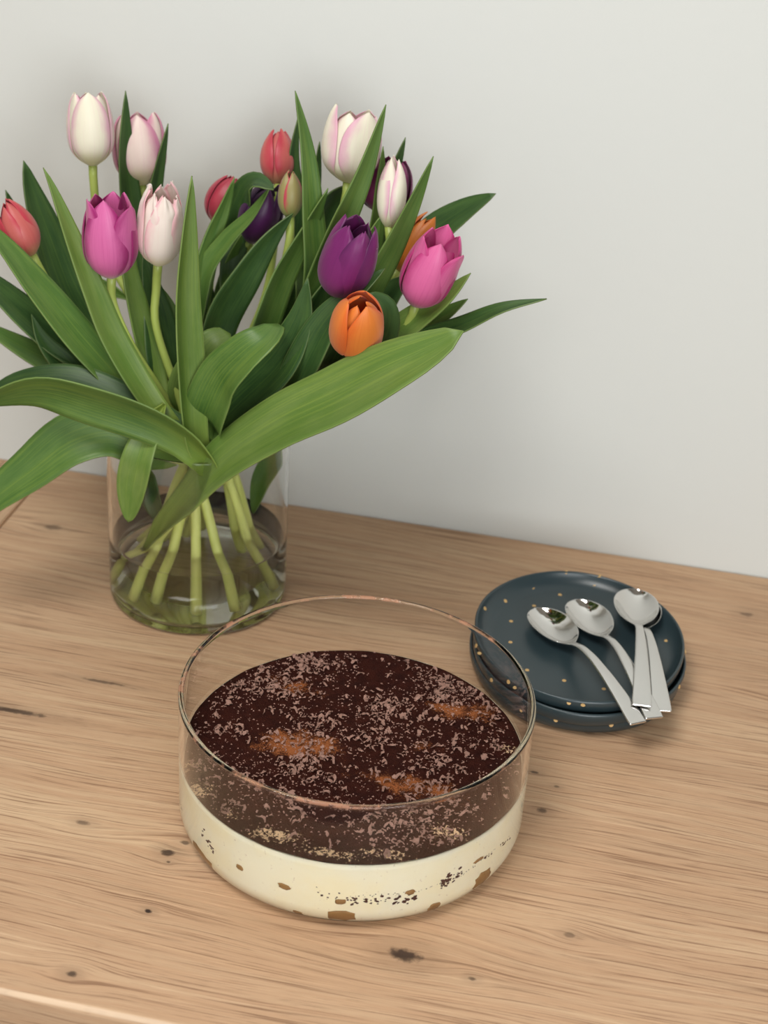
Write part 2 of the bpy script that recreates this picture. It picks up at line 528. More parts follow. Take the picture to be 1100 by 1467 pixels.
knots = [(-0.085, 0.662, 0.0125, 0.0068, 0.95), (-0.243, 0.708, 0.006, 0.0042, 0.9), (-0.236, 0.7195, 0.004, 0.0026, 0.75),
         (-0.240, 0.700, 0.0018, 0.0014, 0.8), (-0.238, 0.657, 0.0032, 0.002, 1.0), (-0.263, 0.599, 0.0042, 0.0032, 0.85),
         (-0.023, 0.811, 0.005, 0.0034, 0.75), (-0.033, 0.849, 0.0042, 0.0018, 0.8), (-0.016, 0.838, 0.0028, 0.0018, 0.6),
         (-0.390, 0.816, 0.032, 0.0035, 0.85), (-0.345, 0.865, 0.022, 0.0022, 0.7), (0.108, 1.093, 0.007, 0.004, 0.6), (-0.46, 1.058, 0.009, 0.006, 0.6),
         (0.006, 0.703, 0.0045, 0.003, 0.55), (-0.303, 0.72, 0.0055, 0.0032, 0.65), (-0.044, 0.654, 0.0032, 0.002, 0.75),
         (0.145, 0.99, 0.008, 0.005, 0.6), (0.0, 0.903, 0.005, 0.0025, 0.5)]
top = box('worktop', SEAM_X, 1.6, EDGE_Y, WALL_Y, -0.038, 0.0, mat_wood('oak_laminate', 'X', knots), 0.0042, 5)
tag(top, 'oak-look wooden worktop with knots, carrying the bowl, vase and plates', 'worktop')
ret = box('worktop', SEAM_X - 0.62, SEAM_X, EDGE_Y - 0.9, WALL_Y, -0.038, 0.0, mat_wood('oak_laminate_crossgrain', 'Y', [(0.3, -0.7, 0.01, 0.006, 0.5)]), 0.0010, 2)
tag(ret, 'paler wooden worktop piece butted on at the left corner, grain turned towards the wall', 'worktop')

# ------------------------------------------------------------------ glass bowl
BX, BY, BR, BH = -0.1436, 0.7794, 0.11, 0.0937
BT = 0.0030
FIL = 0.0135
def bowl_inner(z):
    ri, fi, b = BR - BT, FIL - BT, 0.004
    if z >= b + fi:
        return ri
    dz = b + fi - max(z, b)
    return ri - fi + math.sqrt(max(fi * fi - dz * dz, 0))
outer = [(0, 0.0012), (BR - FIL - 0.008, 0.0012), (BR - FIL - 0.004, 0.0)] + [p for p in arc(BR - FIL, FIL, FIL, -90, 0, 14)]
rimp = arc(BR - BT / 2, BH - 0.0017, 0.0017, -10, 190, 14)
inner = [(BR - BT, z) for z in (BH - .0030, BH - .0036, 0.086, 0.07, 0.055, 0.04, 0.025, 0.0185)] + [(bowl_inner(z), z) for z in np.linspace(0.0135, 0.0041, 12)] + [(BR - FIL - .001, .004), (BR - FIL - .003, .004), (0, 0.004)]
outer += [(BR, FIL + .001), (BR, 0.025), (BR, 0.04), (BR, 0.055), (BR, 0.07), (BR, 0.086), (BR, BH - .0036), (BR, BH - .0030)]
v, f = revolve(outer + rimp + inner, 160)
bowl = mesh_obj('glass_bowl', v, f, M_glass)
bowl.location = (BX, BY, 0)
recalc(bowl)
tag(bowl, 'round straight-sided clear glass bowl holding the layered dessert', 'bowl')

# ------------------------------------------------------------------ tiramisu
TZ = 0.0505
tira = empty('tiramisu', (BX, BY, 0.0042))
tag(tira, 'layered tiramisu with cocoa and chocolate shavings filling the glass bowl', 'dessert')
rng = random.Random(5)
OV = 0.0004                                     # dessert touches the glass
zs = [0.0038] + list(np.linspace(0.0042, 0.015, 14)) + list(np.linspace(0.0175, TZ - 0.0012, 8))
prof = [(0, 0.0038)] + [(bowl_inner(z) + OV, z) for z in zs] + [(BR - BT - 0.0030, TZ - 0.0030), (BR * 0.6, TZ - 0.0034), (0, TZ - 0.0034)]
v, f = revolve(prof, 160)
cream = mesh_obj('cream', v, f, mat_cream(BX, BY))
recalc(cream)
cream.parent = tira
cream.location = (0, 0, -0.0042)
cream['label'] = 'pale yellow mascarpone cream layer'
# cocoa top as relief grid
patch_px = [(430, 1068, .030, .017, 1.1), (660, 1020, .026, .015, .95), (590, 1125, .036, .013, .85), (420, 985, .022, .013, .7), (600, 1075, .022, .013, .5), (730, 1045, .02, .02, .2)]
patches = []
for (u, vv, a, b, st) in patch_px:
    p = atz(u, vv, TZ)
    patches.append((p.x - BX, p.y - BY, a, b, st))
bare = []
for (u, vv, a, b, st) in [(285, 1130, .016, .009, 1.0), (395, 1195, .024, .008, 1.0), (330, 1165, .012, .006, .8), (475, 1222, .026, .006, 1.0), (555, 1222, .02, .006, .95), (640, 1190, .016, .008, 1.0), (728, 1072, .01, .007, .9), (590, 1160, .02, .008, .55), (270, 1095, .012, .01, .8)]:
    p = atz(u, vv, TZ)
    bare.append((p.x - BX, p.y - BY, a, b, st))
from mathutils import noise as mn
v, f, NR, NA = [], [], 60, 260
v.append((0, 0, TZ))
for i in range(1, NR + 1):
    r = (BR - BT - 0.0002) * i / NR
    for j in range(NA):
        a = 2 * math.pi * j / NA
        x, y = r * math.cos(a), r * math.sin(a)
        z = TZ + 0.0014 * mn.noise(Vector((x * 28, y * 28, 1))) + 0.0008 * mn.noise(Vector((x * 110, y * 110, 4)))
        if i == NR:
            z = TZ - 0.0009 + 0.0006 * mn.noise(Vector((x * 60, y * 60, 9)))
        v.append((x, y, z))
for j in range(NA):
    f.append((0, 1 + j, 1 + (j + 1) % NA))
for i in range(NR - 1):
    for j in range(NA):
        a, b = 1 + i * NA + j, 1 + i * NA + (j + 1) % NA
        f.append((a, a + NA, b + NA, b))
cocoa = mesh_obj('cocoa_layer', v, f, mat_cocoa(BX, BY, patches, bare), tira)
cocoa.location = (0, 0, -0.0042)
cocoa['label'] = 'dark brown cocoa dusting with lighter powder patches'
def cocoa_z(x, y):
    return TZ + 0.0014 * mn.noise(Vector((x * 28, y * 28, 1))) + 0.0008 * mn.noise(Vector((x * 110, y * 110, 4)))

# chocolate shavings: variants of curled, ragged ribbons
def shaving_geo(seed):
    r = random.Random(seed)
    n = r.randint(6, 9)
    chunk = r.random() < 0.3
    L = r.uniform(0.45, 0.8) if chunk else r.uniform(0.8, 1.4)
    turn = r.uniform(-4.2, 4.2)
    wd = r.uniform(0.16, 0.26) if chunk else r.uniform(0.08, 0.17)
    x = y = 0.0
    ang = r.uniform(0, 6.28)
    pts = []
    for i in range(n):
        pts.append((x, y, ang))
        ang += turn / n + r.uniform(-0.7, 0.7)
        x += L / n * math.cos(ang)
        y += L / n * math.sin(ang)
    mx, my = sum(p[0] for p in pts) / n, sum(p[1] for p in pts) / n
    v = []
    lift = r.uniform(0.05, 0.28)
    for i, (px, py, an) in enumerate(pts):
        t = i / (n - 1)
        w = wd * (0.4 + 0.6 * math.sin(math.pi * min(max(t, 0.06), 0.94))) * r.uniform(0.45, 1.5)
        z = 0.05 + lift * math.sin(t * math.pi * r.uniform(0.8, 1.4)) + r.uniform(0, 0.07)
        nx, ny = -math.sin(an), math.cos(an)
        px, py = px - mx, py - my
        tilt = r.uniform(-0.12, 0.12)
        v += [(px + nx * w, py + ny * w, z + tilt + 0.03), (px, py, z + 0.06), (px - nx * w, py - ny * w, z - tilt + 0.02), (px, py, z - 0.06)]
    f = grid_faces(n, 4, closed_v=True) + [(0, 1, 2, 3), tuple(reversed(range(4 * n - 4, 4 * n)))]
    return v, f
variants = [shaving_geo(100 + i) for i in range(24)]
sv_me = []
for i, (v, f) in enumerate(variants):
    me = bpy.data.meshes.new('shaving')
    me.from_pydata(v, [], f)
    me.materials.append(M_shave)
    sv_me.append(me)
spots = []
clumps = [(rng.uniform(-0.09, 0.09), rng.uniform(-0.09, 0.09)) for _ in range(40)]
patch_c = [(p[0], p[1]) for p in patches[:5]]
while len(spots) < 1500:
    q = rng.random()
    if q < 0.25:
        x, y = rng.uniform(-BR, BR), rng.uniform(-BR, BR)
    elif q < 0.82:
        c = rng.choice(clumps)
        x, y = rng.gauss(c[0], 0.008), rng.gauss(c[1], 0.007)
    else:
        c = rng.choice(patch_c)
        x, y = rng.gauss(c[0], 0.02), rng.gauss(c[1], 0.014)
    if x * x + y * y > (BR - BT - 0.004) ** 2:
        continue
    spots.append((x, y, 0.0020 + 0.0062 * rng.random() ** 1.9, rng.random() * 6.28))
spots.sort(key=lambda s: -s[2])
sv, sf = [], []
for i, (x, y, size, a) in enumerate(spots):
    z = cocoa_z(x, y) + 0.0001
    vi = rng.randrange(24)
    if i < 300:
        o = bpy.data.objects.new('shaving', sv_me[vi])
        COL.objects.link(o)
        o.parent = tira
        o.location = (x, y, z - 0.0042)
        o.rotation_euler = (rng.uniform(-.2, .2), rng.uniform(-.2, .2), a)
        o.scale = (size, size, size)
    else:
        b = len(sv)
        ca, sa = math.cos(a) * size, math.sin(a) * size
        for (px, py, pz) in variants[vi][0]:
            sv.append((x + ca * px - sa * py, y + sa * px + ca * py, z + pz * size))
        for ff in variants[vi][1]:
            sf.append(tuple(q + b for q in ff))
# crumbs of chocolate between the shavings
for _ in range(2600):
    while True:
        if rng.random() < 0.5:
            x, y = rng.uniform(-BR, BR), rng.uniform(-BR, BR)
        else:
            c = rng.choice(clumps)
            x, y = rng.gauss(c[0], 0.012), rng.gauss(c[1], 0.011)
        if x * x + y * y < (BR - BT - 0.002) ** 2:
            break
    z, s = cocoa_z(x, y), rng.uniform(0.00025, 0.0008)
    b = len(sv)
    for dx, dy, dz in ((-1, -.6, 0), (1, -.5, 0), (.1, 1, 0), (.1, .1, 1)):
        sv.append((x + dx * s * rng.uniform(.6, 1.3), y + dy * s * rng.uniform(.6, 1.3), z + dz * s))
    sf += [(b, b + 1, b + 3), (b + 1, b + 2, b + 3), (b + 2, b, b + 3)]
fine = mesh_obj('fine_shavings', sv, sf, M_shave, tira, smooth=False)
fine.location = (0, 0, -0.0042)
fine['kind'] = 'stuff'

# biscuits and cocoa seam seen through the glass side
def side_hit(u, vv):
    """point on the dessert's side seen at a pixel, in bowl coordinates"""
    r = ray(u, vv)
    for t in np.arange(0.6, 1.3, 0.0008):
        p = CAM + r * t
        x, y = p.x - BX, p.y - BY
        if math.hypot(x, y) < bowl_inner(max(p.z, 0.0042)) + 0.0022 and p.z < TZ + .01:
            return x, y, max(p.z, 0.0046)
    return None
def side_patch(name, u, vv, w, h, mat, seed, proud=0.0007):
    hit = side_hit(u, vv)
    if hit is None:
        return
    r = random.Random(seed)
    a0, z0 = math.atan2(hit[1], hit[0]), max(hit[2], 0.0046 + h * 0.32)
    n = 14
    ring = []
    for kk in range(n):
        t = 2 * math.pi * kk / n
        q = r.uniform(0.75, 1.1)
        ring.append((math.copysign(abs(math.cos(t)) ** 0.7, math.cos(t)) * w / 2 * q, math.copysign(abs(math.sin(t)) ** 0.7, math.sin(t)) * h / 2 * q))
    v = []
    for sc_, pr in ((1.0, -0.0015), (0.97, proud * .7), (0.6, proud), (0.0, proud)):
        for (da, dz) in (ring if sc_ > 0 else [(0, 0)]):
            z = max(z0 + dz * sc_, 0.0046)
            rr = bowl_inner(z) + OV + pr
            a = a0 + da * sc_ / BR
            v.append((rr * math.cos(a), rr * math.sin(a), z - 0.0042))
    f = grid_faces(3, n, closed_v=True)
    for kk in range(n):
        f.append((2 * n + kk, 2 * n + (kk + 1) % n, 3 * n))
    o = mesh_obj(name, v, f, mat, tira)
    recalc(o)
    return o
for i, (u, vv, w, h) in enumerate([(304, 1243, .028, .011), (343, 1243, .006, .0035), (407, 1271, .009, .0045), (430, 1309, .007, .004), (487, 1292, .008, .004),
                                   (488, 1312, .020, .011), (588, 1279, .0065, .0038), (612, 1301, .010, .009), (692, 1258, .017, .012), (686, 1232, .010, .0025), (726, 1232, .014, .006)]):
    side_patch('biscuit', u, vv, w, h, M_biscuit, 40 + i)
sv, sf = [], []
def speck_line(pts, n, spread, smin, smax):
    for _ in range(n):
        t = rng.random() * (len(pts) - 1)
        i = min(int(t), len(pts) - 2)
        u = pts[i][0] + (pts[i + 1][0] - pts[i][0]) * (t - i)
        vv = pts[i][1] + (pts[i + 1][1] - pts[i][1]) * (t - i) + rng.gauss(0, spread)
        hit = side_hit(u, vv)
        if hit is None:
            continue
        a0, z0 = math.atan2(hit[1], hit[0]), hit[2]
        s = rng.uniform(smin, smax)
        b = len(sv)
        for kk in range(6):
            q = rng.uniform(.5, 1.3)
            a = a0 + math.cos(kk * 1.047) * s * q * 1.3 / BR
            z = max(z0 + math.sin(kk * 1.047) * s * q, .0046)
            rr = bowl_inner(z) + OV + 0.0001
            sv.append((rr * math.cos(a), rr * math.sin(a), z - 0.0042))
        rr = bowl_inner(z0) + OV + 0.0005
        sv.append((rr * math.cos(a0), rr * math.sin(a0), z0 - 0.0042))
        for kk in range(6):
            sf.append((b + kk, b + (kk + 1) % 6, b + 6))
speck_line([(502, 1290), (540, 1292), (570, 1290), (596, 1287)], 46, 3.0, .0004, .0013)
speck_line([(632, 1268), (645, 1260), (662, 1250)], 40, 3.5, .0004, .0013)
speck_line([(680, 1238), (705, 1222)], 10, 1.5, .0004, .0010)
speck_line([(716, 1212), (730, 1200)], 12, 1.5, .0004, .0010)
speck_line([(288, 1190), (298, 1204), (306, 1222)], 20, 4, .0004, .0010)
speck_line([(257, 1140), (262, 1160)], 8, 2, .0004, .0009)
speck_line([(440, 1275), (480, 1288), (500, 1296)], 14, 6, .0002, .0008)
speck_line([(500, 1286), (590, 1280), (660, 1256), (740, 1192)], 60, .8, .0002, .0004)
seam = mesh_obj('cocoa_seam', sv, sf, M_speck, tira, smooth=False)
seam['kind'] = 'stuff'

# ------------------------------------------------------------------ plates
PX, PY = -0.0182, 0.9805
def plate_mesh(rx, ry, seed):
    """oval coupe plate, unit radius profile scaled per axis; flat floor, softly raised lip"""
    T = 0.0038
    top_ = [(0, 0.0048), (0.5, 0.0048), (0.80, 0.0050), (0.87, 0.0058), (0.925, 0.0088), (0.955, 0.0118), (0.970, 0.0142)]
    lip = [(0.976, 0.0152), (0.986, 0.0156), (0.996, 0.0150), (1.0, 0.0138)]
    bot = [(0.998, 0.0105), (0.985, 0.0070), (0.955, 0.0032), (0.90, 0.0008), (0.84, 0.0), (0.76, 0.0), (0.74, 0.0012), (0.4, 0.0012), (0, 0.0012)]
    n = 120
    v, f = revolve(top_ + lip + bot, n)
    out = []
    for (x, y, z) in v:
        a = math.atan2(y, x)
        w = 1 + 0.006 * math.sin(3 * a + seed) + 0.004 * math.sin(5 * a + 2 * seed)
        out.append((x * rx * w, y * ry * w, z))
    return out, f
plates = []
lab = ['topmost dark petrol plate with gold dots, spoons lying on it', 'middle plate of the dark petrol stack, between top and bottom plate', 'bottom plate of the dark petrol stack, resting on the worktop']
for i in (2, 1, 0):
    v, f = plate_mesh(0.0770, 0.0865, i * 1.7)
    root = empty('plate', (PX + (0, .0012, -.0006)[i], PY + (0, -.004, -.0015)[i], (2 - i) * 0.0080))
    tag(root, lab[i], 'plate', 'stacked petrol plates')
    b = mesh_obj('plate_body', v, f, M_plate, root)
    recalc(b)
    root.rotation_euler.z = math.radians(10 + 3 * i)
    plates.append(root)
top_plate = plates[-1]
PZ = top_plate.location.z
dot_v, dot_f = [], []
def plate_z(x, y):
    rr = math.hypot(x / 0.0775, y / 0.0865)
    tbl = [(0, 0.0048), (0.5, 0.0048), (0.80, 0.0050), (0.87, 0.0058), (0.925, 0.0088), (0.955, 0.0118), (0.970, 0.0142), (.986, .0156), (1.0, .0140)]
    return float(np.interp(rr, [t[0] for t in tbl], [t[1] for t in tbl]))
R_dot = 0.0017
dn = 12
me = bpy.data.meshes.new('gold_dot')
dv = [(math.cos(2 * math.pi * q / dn) * R_dot, math.sin(2 * math.pi * q / dn) * R_dot, -0.0002) for q in range(dn)] + [(math.cos(2 * math.pi * q / dn) * R_dot * .85, math.sin(2 * math.pi * q / dn) * R_dot * .85, 0.00022) for q in range(dn)]
me.from_pydata(dv, [], [(q, (q + 1) % dn, dn + (q + 1) % dn, dn + q) for q in range(dn)] + [tuple(range(dn, 2 * dn))])
me.materials.append(M_gold)
def add_dot(root, x, y):
    z = plate_z(x, y)
    e = 0.0008
    nx, ny = (plate_z(x - e, y) - plate_z(x + e, y)) / (2 * e), (plate_z(x, y - e) - plate_z(x, y + e)) / (2 * e)
    o = bpy.data.objects.new('gold_dot', me)
    COL.objects.link(o)
    o.parent = root
    o.location = (x, y, z)
    o.rotation_euler = Vector((nx, ny, 1)).to_track_quat('Z', 'Y').to_euler()
def dot_px(u, vv):
    p = atz(u, vv, PZ + 0.006)
    for _ in range(6):
        l = Matrix.Rotation(-top_plate.rotation_euler.z, 3, 'Z') @ (p - top_plate.location)
        p = atz(u, vv, PZ + plate_z(l.x, l.y))
    l = Matrix.Rotation(-top_plate.rotation_euler.z, 3, 'Z') @ (p - top_plate.location)
    add_dot(top_plate, l.x, l.y)
for (u, vv) in [(763, 843), (809, 835), (724, 861), (802, 852), (850, 843), (765, 868), (812, 881), (732, 890), (731, 920), (808, 975), (865, 987), (882, 930), (899, 964), (954, 918), (939, 942), (817, 1004), (835, 1010),
                (695, 872), (858, 826), (779, 996), (755, 960), (910, 890), (690, 935), (745, 985), (870, 900), (925, 985)]:
    dot_px(u, vv)
# dots on the outer lip of the stacked plates
def lip_dot(root, ang, rr=1.0, zz=0.0128):
    o = bpy.data.objects.new('gold_dot', me)
    COL.objects.link(o)
    o.parent = root
    x, y = 0.0775 * rr * math.cos(ang), 0.0865 * rr * math.sin(ang)
    o.location = (x, y, zz)
    o.rotation_euler = Vector((math.cos(ang), math.sin(ang), 0.35)).to_track_quat('Z', 'Y').to_euler()
for root, angs in ((plates[2], (-2.3, -1.75, -1.25, -.15, .12, 1.2, 1.9, 2.6, 3.4)), (plates[1], (-2.6, -1.25, -.55, -.3, .4)), (plates[0], (-2.2, -1.95, -1.45, -.75, -.42))):
    for a in angs:
        lip_dot(root, a)

# ------------------------------------------------------------------ spoons
SP_TAB = [  # station along the spoon (share of length), half width, height of centre line, trough depth
    (0.000, 0.0010, 0.0068, 0.0000), (0.012, 0.0058, 0.0062, 0.0017), (0.035, 0.0100, 0.0053, 0.0044), (0.075, 0.0138, 0.0043, 0.0077),
    (0.125, 0.0160, 0.0037, 0.0100), (0.175, 0.0166, 0.0036, 0.0107), (0.225, 0.0158, 0.0039, 0.0100), (0.275, 0.0136, 0.0047, 0.0079),
    (0.315, 0.0100, 0.0060, 0.0048), (0.345, 0.0058, 0.0077, 0.0017), (0.365, 0.0037, 0.0092, 0.0), (0.40, 0.0030, 0.0118, -0.0006),
    (0.46, 0.0030, 0.0148, -0.0010), (0.56, 0.0036, 0.0160, -0.0010), (0.70, 0.0046, 0.0140, -0.0008), (0.85, 0.0058, 0.0098, -0.0004), (0.97, 0.0067, 0.0056, 0.0), (1.0, 0.0065, 0.0046, 0.0)]
def spoon(name, tip_px, end_px, tip_z, end_z, label, roll=0.0, wscale=1.0, bowl_share=1.0):
    a = atz(tip_px[0], tip_px[1], tip_z + .006)
    b = atz(end_px[0], end_px[1], end_z)
    L = (b - a).length
    root = empty(name, (a.x, a.y, tip_z))
    tag(root, label, 'spoon', 'teaspoons on the plate stack')
    xs = (b - a).normalized()
    ys = Vector((0, 0, 1)).cross(xs).normalized()
    zs_ = xs.cross(ys)
    ys, zs_ = ys * math.cos(roll) + zs_ * math.sin(roll), zs_ * math.cos(roll) - ys * math.sin(roll)
    org = Vector((a.x, a.y, tip_z))
    # keep the straight line tip->end, handle arch added on top
    tab = np.array(SP_TAB)
    def part(nm, s0, s1, n, m, mat, th):
        v, f = [], []
        ss = s0 + (s1 - s0) * (0.5 - 0.5 * np.cos(np.linspace(0, math.pi, n)))
        vt, vb = [], []
        for s in ss:
            hw = np.interp(s, tab[:, 0], tab[:, 1]) * wscale * L / 0.15
            zc = np.interp(s, tab[:, 0], tab[:, 2]) * L / 0.15 * (1.0 if s < 0.36 else 1.0)
            dp = np.interp(s, tab[:, 0], tab[:, 3]) * L / 0.15
            lift = s * 0.0
            for j in range(m):
                t = -1 + 2 * j / (m - 1)
                z = zc - dp * (1 - t * t) if dp > 0 else zc - dp * (1 - t * t)
                z += max(0, dp) * 0.55
                vt.append((s * L, hw * t, z + lift))
                vb.append((s * L, hw * t * (1 - .02), z + lift - th))
        v = vt + vb
        N = n * m
        f = grid_faces(n, m)
        f += [tuple(q + N for q in reversed(ff)) for ff in grid_faces(n, m)]
        for i in range(n - 1):
            for j in (0, m - 1):
                p, q = i * m + j, (i + 1) * m + j
                f.append((p, q, q + N, p + N))
        for i in (0, n - 1):
            for j in range(m - 1):
                p, q = i * m + j, i * m + j + 1
                f.append((p, q, q + N, p + N))
        w = [(xs * x + ys * y + zs_ * z) for (x, y, z) in v]
        o = mesh_obj(nm, w, f, mat, root)
        recalc(o)
        mod = o.modifiers.new('smooth', 'SUBSURF')
        mod.levels = mod.render_levels = 1
        return o
    part('bowl', 0.0, 0.372, 26, 15, M_steel, 0.0010)
    part('handle', 0.368, 1.0, 24, 7, M_brush, 0.0016)
    return root
FZ = PZ + 0.0056
spoon('spoon', (768, 872), (915, 1033), FZ, PZ + 0.0158, 'leftmost steel teaspoon, lying flat with its handle crossing the plate rim', roll=0.0)
spoon('spoon', (826, 860), (938, 1026), FZ, PZ + 0.0166, 'second steel teaspoon from the left, handle end tucked under another handle', roll=0.0)
spoon('spoon', (908, 848), (949, 1016), FZ, PZ + 0.0158, 'rightmost steel teaspoon, bowl hidden under the spoon nested on top of it')
spoon('spoon', (909, 845), (920, 1008), FZ + 0.0035, PZ + 0.0210, 'upper nested steel teaspoon at the right, bowl facing up over another spoon')

# ------------------------------------------------------------------ vase and water
VX, VY, VR, VH, VT = -0.3169, 1.0029, 0.0681, 0.1466, 0.0026
WZ = 0.0512
outer = [(0, 0.001), (VR - .012, .001), (VR - .009, 0)] + arc(VR - .006, .006, .006, -90, 0, 6) + [(VR, .0065), (VR, .02), (VR, .05), (VR, .1), (VR, VH - .004), (VR, VH - .0022)]
rimp = arc(VR - VT / 2, VH - VT / 2, VT / 2, 0, 180, 8)
inner = [(VR - VT, VH - .0022), (VR - VT, VH - .004), (VR - VT, .1), (VR - VT, .05), (VR - VT, .02), (VR - VT, .0105)] + arc(VR - VT - .004, .010, .004, 0, -90, 5) + [(0, .006)]
v, f = revolve(outer + rimp + inner, 128)
vase = mesh_obj('glass_vase', v, f, M_vase)
vase.location = (VX, VY, 0)
recalc(vase)
tag(vase, 'clear cylindrical glass vase holding the tulip bouquet', 'vase')
wr = VR - VT + 0.0003
v, f = revolve([(0, .0058), (VR - VT - .004, .0058)] + arc(wr - .004, .0098, .004, -90, 0, 5) + [(wr, WZ + .0012), (wr - .0012, WZ + .0003), (wr - .004, WZ), (0, WZ)], 128)
water = mesh_obj('vase_water', v, f, M_water)
water.location = (VX, VY, 0)
recalc(water)
tag(water, 'shallow clear water in the bottom of the vase', 'water')

# ------------------------------------------------------------------ tulips
def petal_geo(base, axis, xdir, H, R, phi, half, prof, tip_in, radf, seed, fringe=0.0, nu=15, nv=11, tipw=0.12):
    ydir = axis.cross(xdir)
    r = random.Random(seed)
    ph = r.uniform(0, 6)
    v, uv = [], []
    for i in range(nu):
        s = i / (nu - 1)
        rs = np.interp(s, [0, .08, .18, .32, .48, .64, .8, .92, 1.0], prof) * R * radf
        wv = np.interp(s, [0, .12, .3, .5, .68, .82, .92, .97, 1.0], [.5, .8, 1.0, 1.0, .95, .80, .58, .38, tipw])
        for j in range(nv):
            t = -1 + 2 * j / (nv - 1)
            a = phi + t * half * wv
            rr = rs * (1 - 0.05 * t * t) + 0.02 * R * math.sin(5 * t + ph) * s
            h = H * s * (1 - 0.05 * (1 - abs(t)) * 0) - H * 0.03 * abs(t) * s
            if fringe and s > .6:
                h += fringe * r.uniform(-1, 1) * (s - .6) * 2.5
                rr += fringe * .7 * r.uniform(-1, 1) * (s - .6) * 2.5
            rr = rr + tip_in * R * max(0, s - .75) * 4 * 0.25
            v.append(base + axis * h + (xdir * math.cos(a) + ydir * math.sin(a)) * rr)
            uv.append((s, j / (nv - 1)))
    return v, grid_faces(nu, nv), uv

PROF = {
    'closed': [.10, .50, .78, .96, 1.0, .92, .72, .46, .24],
    'cup': [.10, .52, .82, .98, 1.0, .95, .84, .68, .54],
    'tall': [.10, .52, .82, .97, 1.0, .98, .90, .80, .68],
    'open': [.10, .50, .80, .96, 1.0, 1.0, .98, .96, .98],
    'slim': [.12, .50, .78, .96, 1.0, .93, .74, .48, .24],
    'ball': [.10, .66, .94, 1.03, 1.03, .98, .84, .64, .46],
}
VIEW = FW.copy()
tulips = []
def tulip(base_px, top_px, yb, yt, wpx, pal, shape, stem_base, via, label, phase=0.0, fringe=0.0, inner_shape=None, stem_r=0.0029, half=58, seed=0):
    B = at(base_px[0], base_px[1], VY + yb)
    T = at(top_px[0], top_px[1], VY + yt)
    ax = T - B
    H = ax.length
    ax.normalize()
    dist = (B - CAM).dot(FW)
    R = wpx / 2 / F_PX * dist
    sb = Vector((VX + stem_base[0], VY + stem_base[1], 0.0085))
    pts = [sb]
    for q in via:
        pts.append(at(q[0], q[1], VY + q[2]) if len(q) == 3 else Vector((VX + q[0], VY + q[1], q[3])))
    pts += [B - ax * 0.018, B + ax * 0.002]
    path = catmull(pts, 40)
    root = empty('tulip', sb)
    tag(root, label, 'tulip', 'cut tulips in the glass vase')
    rad = np.interp(np.linspace(0, 1, 40), [0, .35, .8, 1], [stem_r * 1.45, stem_r * 1.2, stem_r * 0.95, stem_r * 1.1])
    v, f = tube(path, rad, 12)
    put(root, mesh_obj('stem', v, f, M_stem))
    # petals
    toward = (-VIEW - ax * (-VIEW).dot(ax)).normalized()
    for ring, (radf, hf, off) in enumerate(((0.90, 0.97, math.pi / 3), (1.0, 1.0, 0.0))):
        for q in range(3):
            phi = phase + off + q * 2 * math.pi / 3
            sh = shape if ring == 1 or inner_shape is None else inner_shape
            rr = random.Random(seed * 31 + ring * 7 + q)
            v, f, uv = petal_geo(B, (ax + Vector((rr.uniform(-.04, .04), rr.uniform(-.04, .04), 0))).normalized(), toward, H * hf * rr.uniform(.95, 1.02), R, phi, math.radians(half if ring else half * .95), PROF[sh], 0.0, radf * rr.uniform(.97, 1.03), seed * 50 + q + ring * 3, fringe)
            o = put(root, mesh_obj('petal', v, f, PET[pal], uvs=uv))
            md = o.modifiers.new('thick', 'SOLIDIFY')
            md.thickness = 0.0006
            md.offset = 0
            ms = o.modifiers.new('smooth', 'SUBSURF')
            ms.levels = ms.render_levels = 1
    root['_'] = 0
    del root['_']
    tulips.append((root, path))
    return root
N = None
# stem_base: offset of the cut end from the vase axis
tulip((133, 238), (126, 128), .045, .050, 70, 'white', 'tall', (.030, .020), [(.008, .010, N, .13), (150, 360, .04)], 'white tulip with pale pink edges, topmost at the far left', phase=.15, seed=1)           # 0
tulip((204, 266), (196, 158), .075, .085, 76, 'pinkwhite', 'tall', (.042, .030), [(.012, .015, N, .13), (206, 420, .06)], 'pink-edged white tulip half hidden behind an upright leaf, beside the topmost one', phase=.1, seed=2)  # 1
tulip((160, 398), (156, 278), -.045, -.050, 78, 'magenta', 'cup', (.036, -.030), [(-.006, -.012, N, .135), (186, 490, -.044)], 'bright magenta tulip in the front left of the bouquet', phase=0.0, seed=3, inner_shape='open')  # 2
tulip((226, 380), (233, 268), -.030, -.040, 66, 'whitefringe', 'cup', (.012, -.042), [(.000, -.018, N, .135), (224, 470, -.028)], 'blush white tulip with ragged frilly petal tips', phase=.5, fringe=.0032, seed=4)           # 3
tulip((47, 366), (4, 286), -.010, -.015, 56, 'coral', 'closed', (.050, .005), [(.004, .000, N, .14), (130, 500, -.005)], 'coral red tulip cut off by the left picture edge', phase=.6, seed=5)                 # 4
tulip((312, 322), (333, 250), .075, .080, 56, 'red', 'closed', (-.012, .044), [(-.002, .022, N, .135), (300, 470, .06)], 'red tulip behind a slim leaf, left of the dark violet tulip', phase=.3, seed=6)            # 5
tulip((358, 347), (392, 262), .060, .055, 62, 'violet', 'closed', (-.030, .038), [(.002, .020, N, .135), (325, 470, .045)], 'dark violet tulip under a bent leaf in the middle', phase=.4, seed=7)                # 6
tulip((398, 266), (400, 184), .070, .085, 52, 'coral', 'closed', (-.020, .030), [(.004, .016, N, .135), (378, 430, .06)], 'coral tulip, highest in the middle of the bouquet', phase=.9, seed=8)                # 7
tulip((415, 313), (417, 242), .030, .035, 37, 'bud', 'slim', (-.036, .018), [(.004, .010, N, .135), (385, 450, .02)], 'small half-green coral tulip bud just below the highest coral tulip', phase=.5, seed=9)          # 8
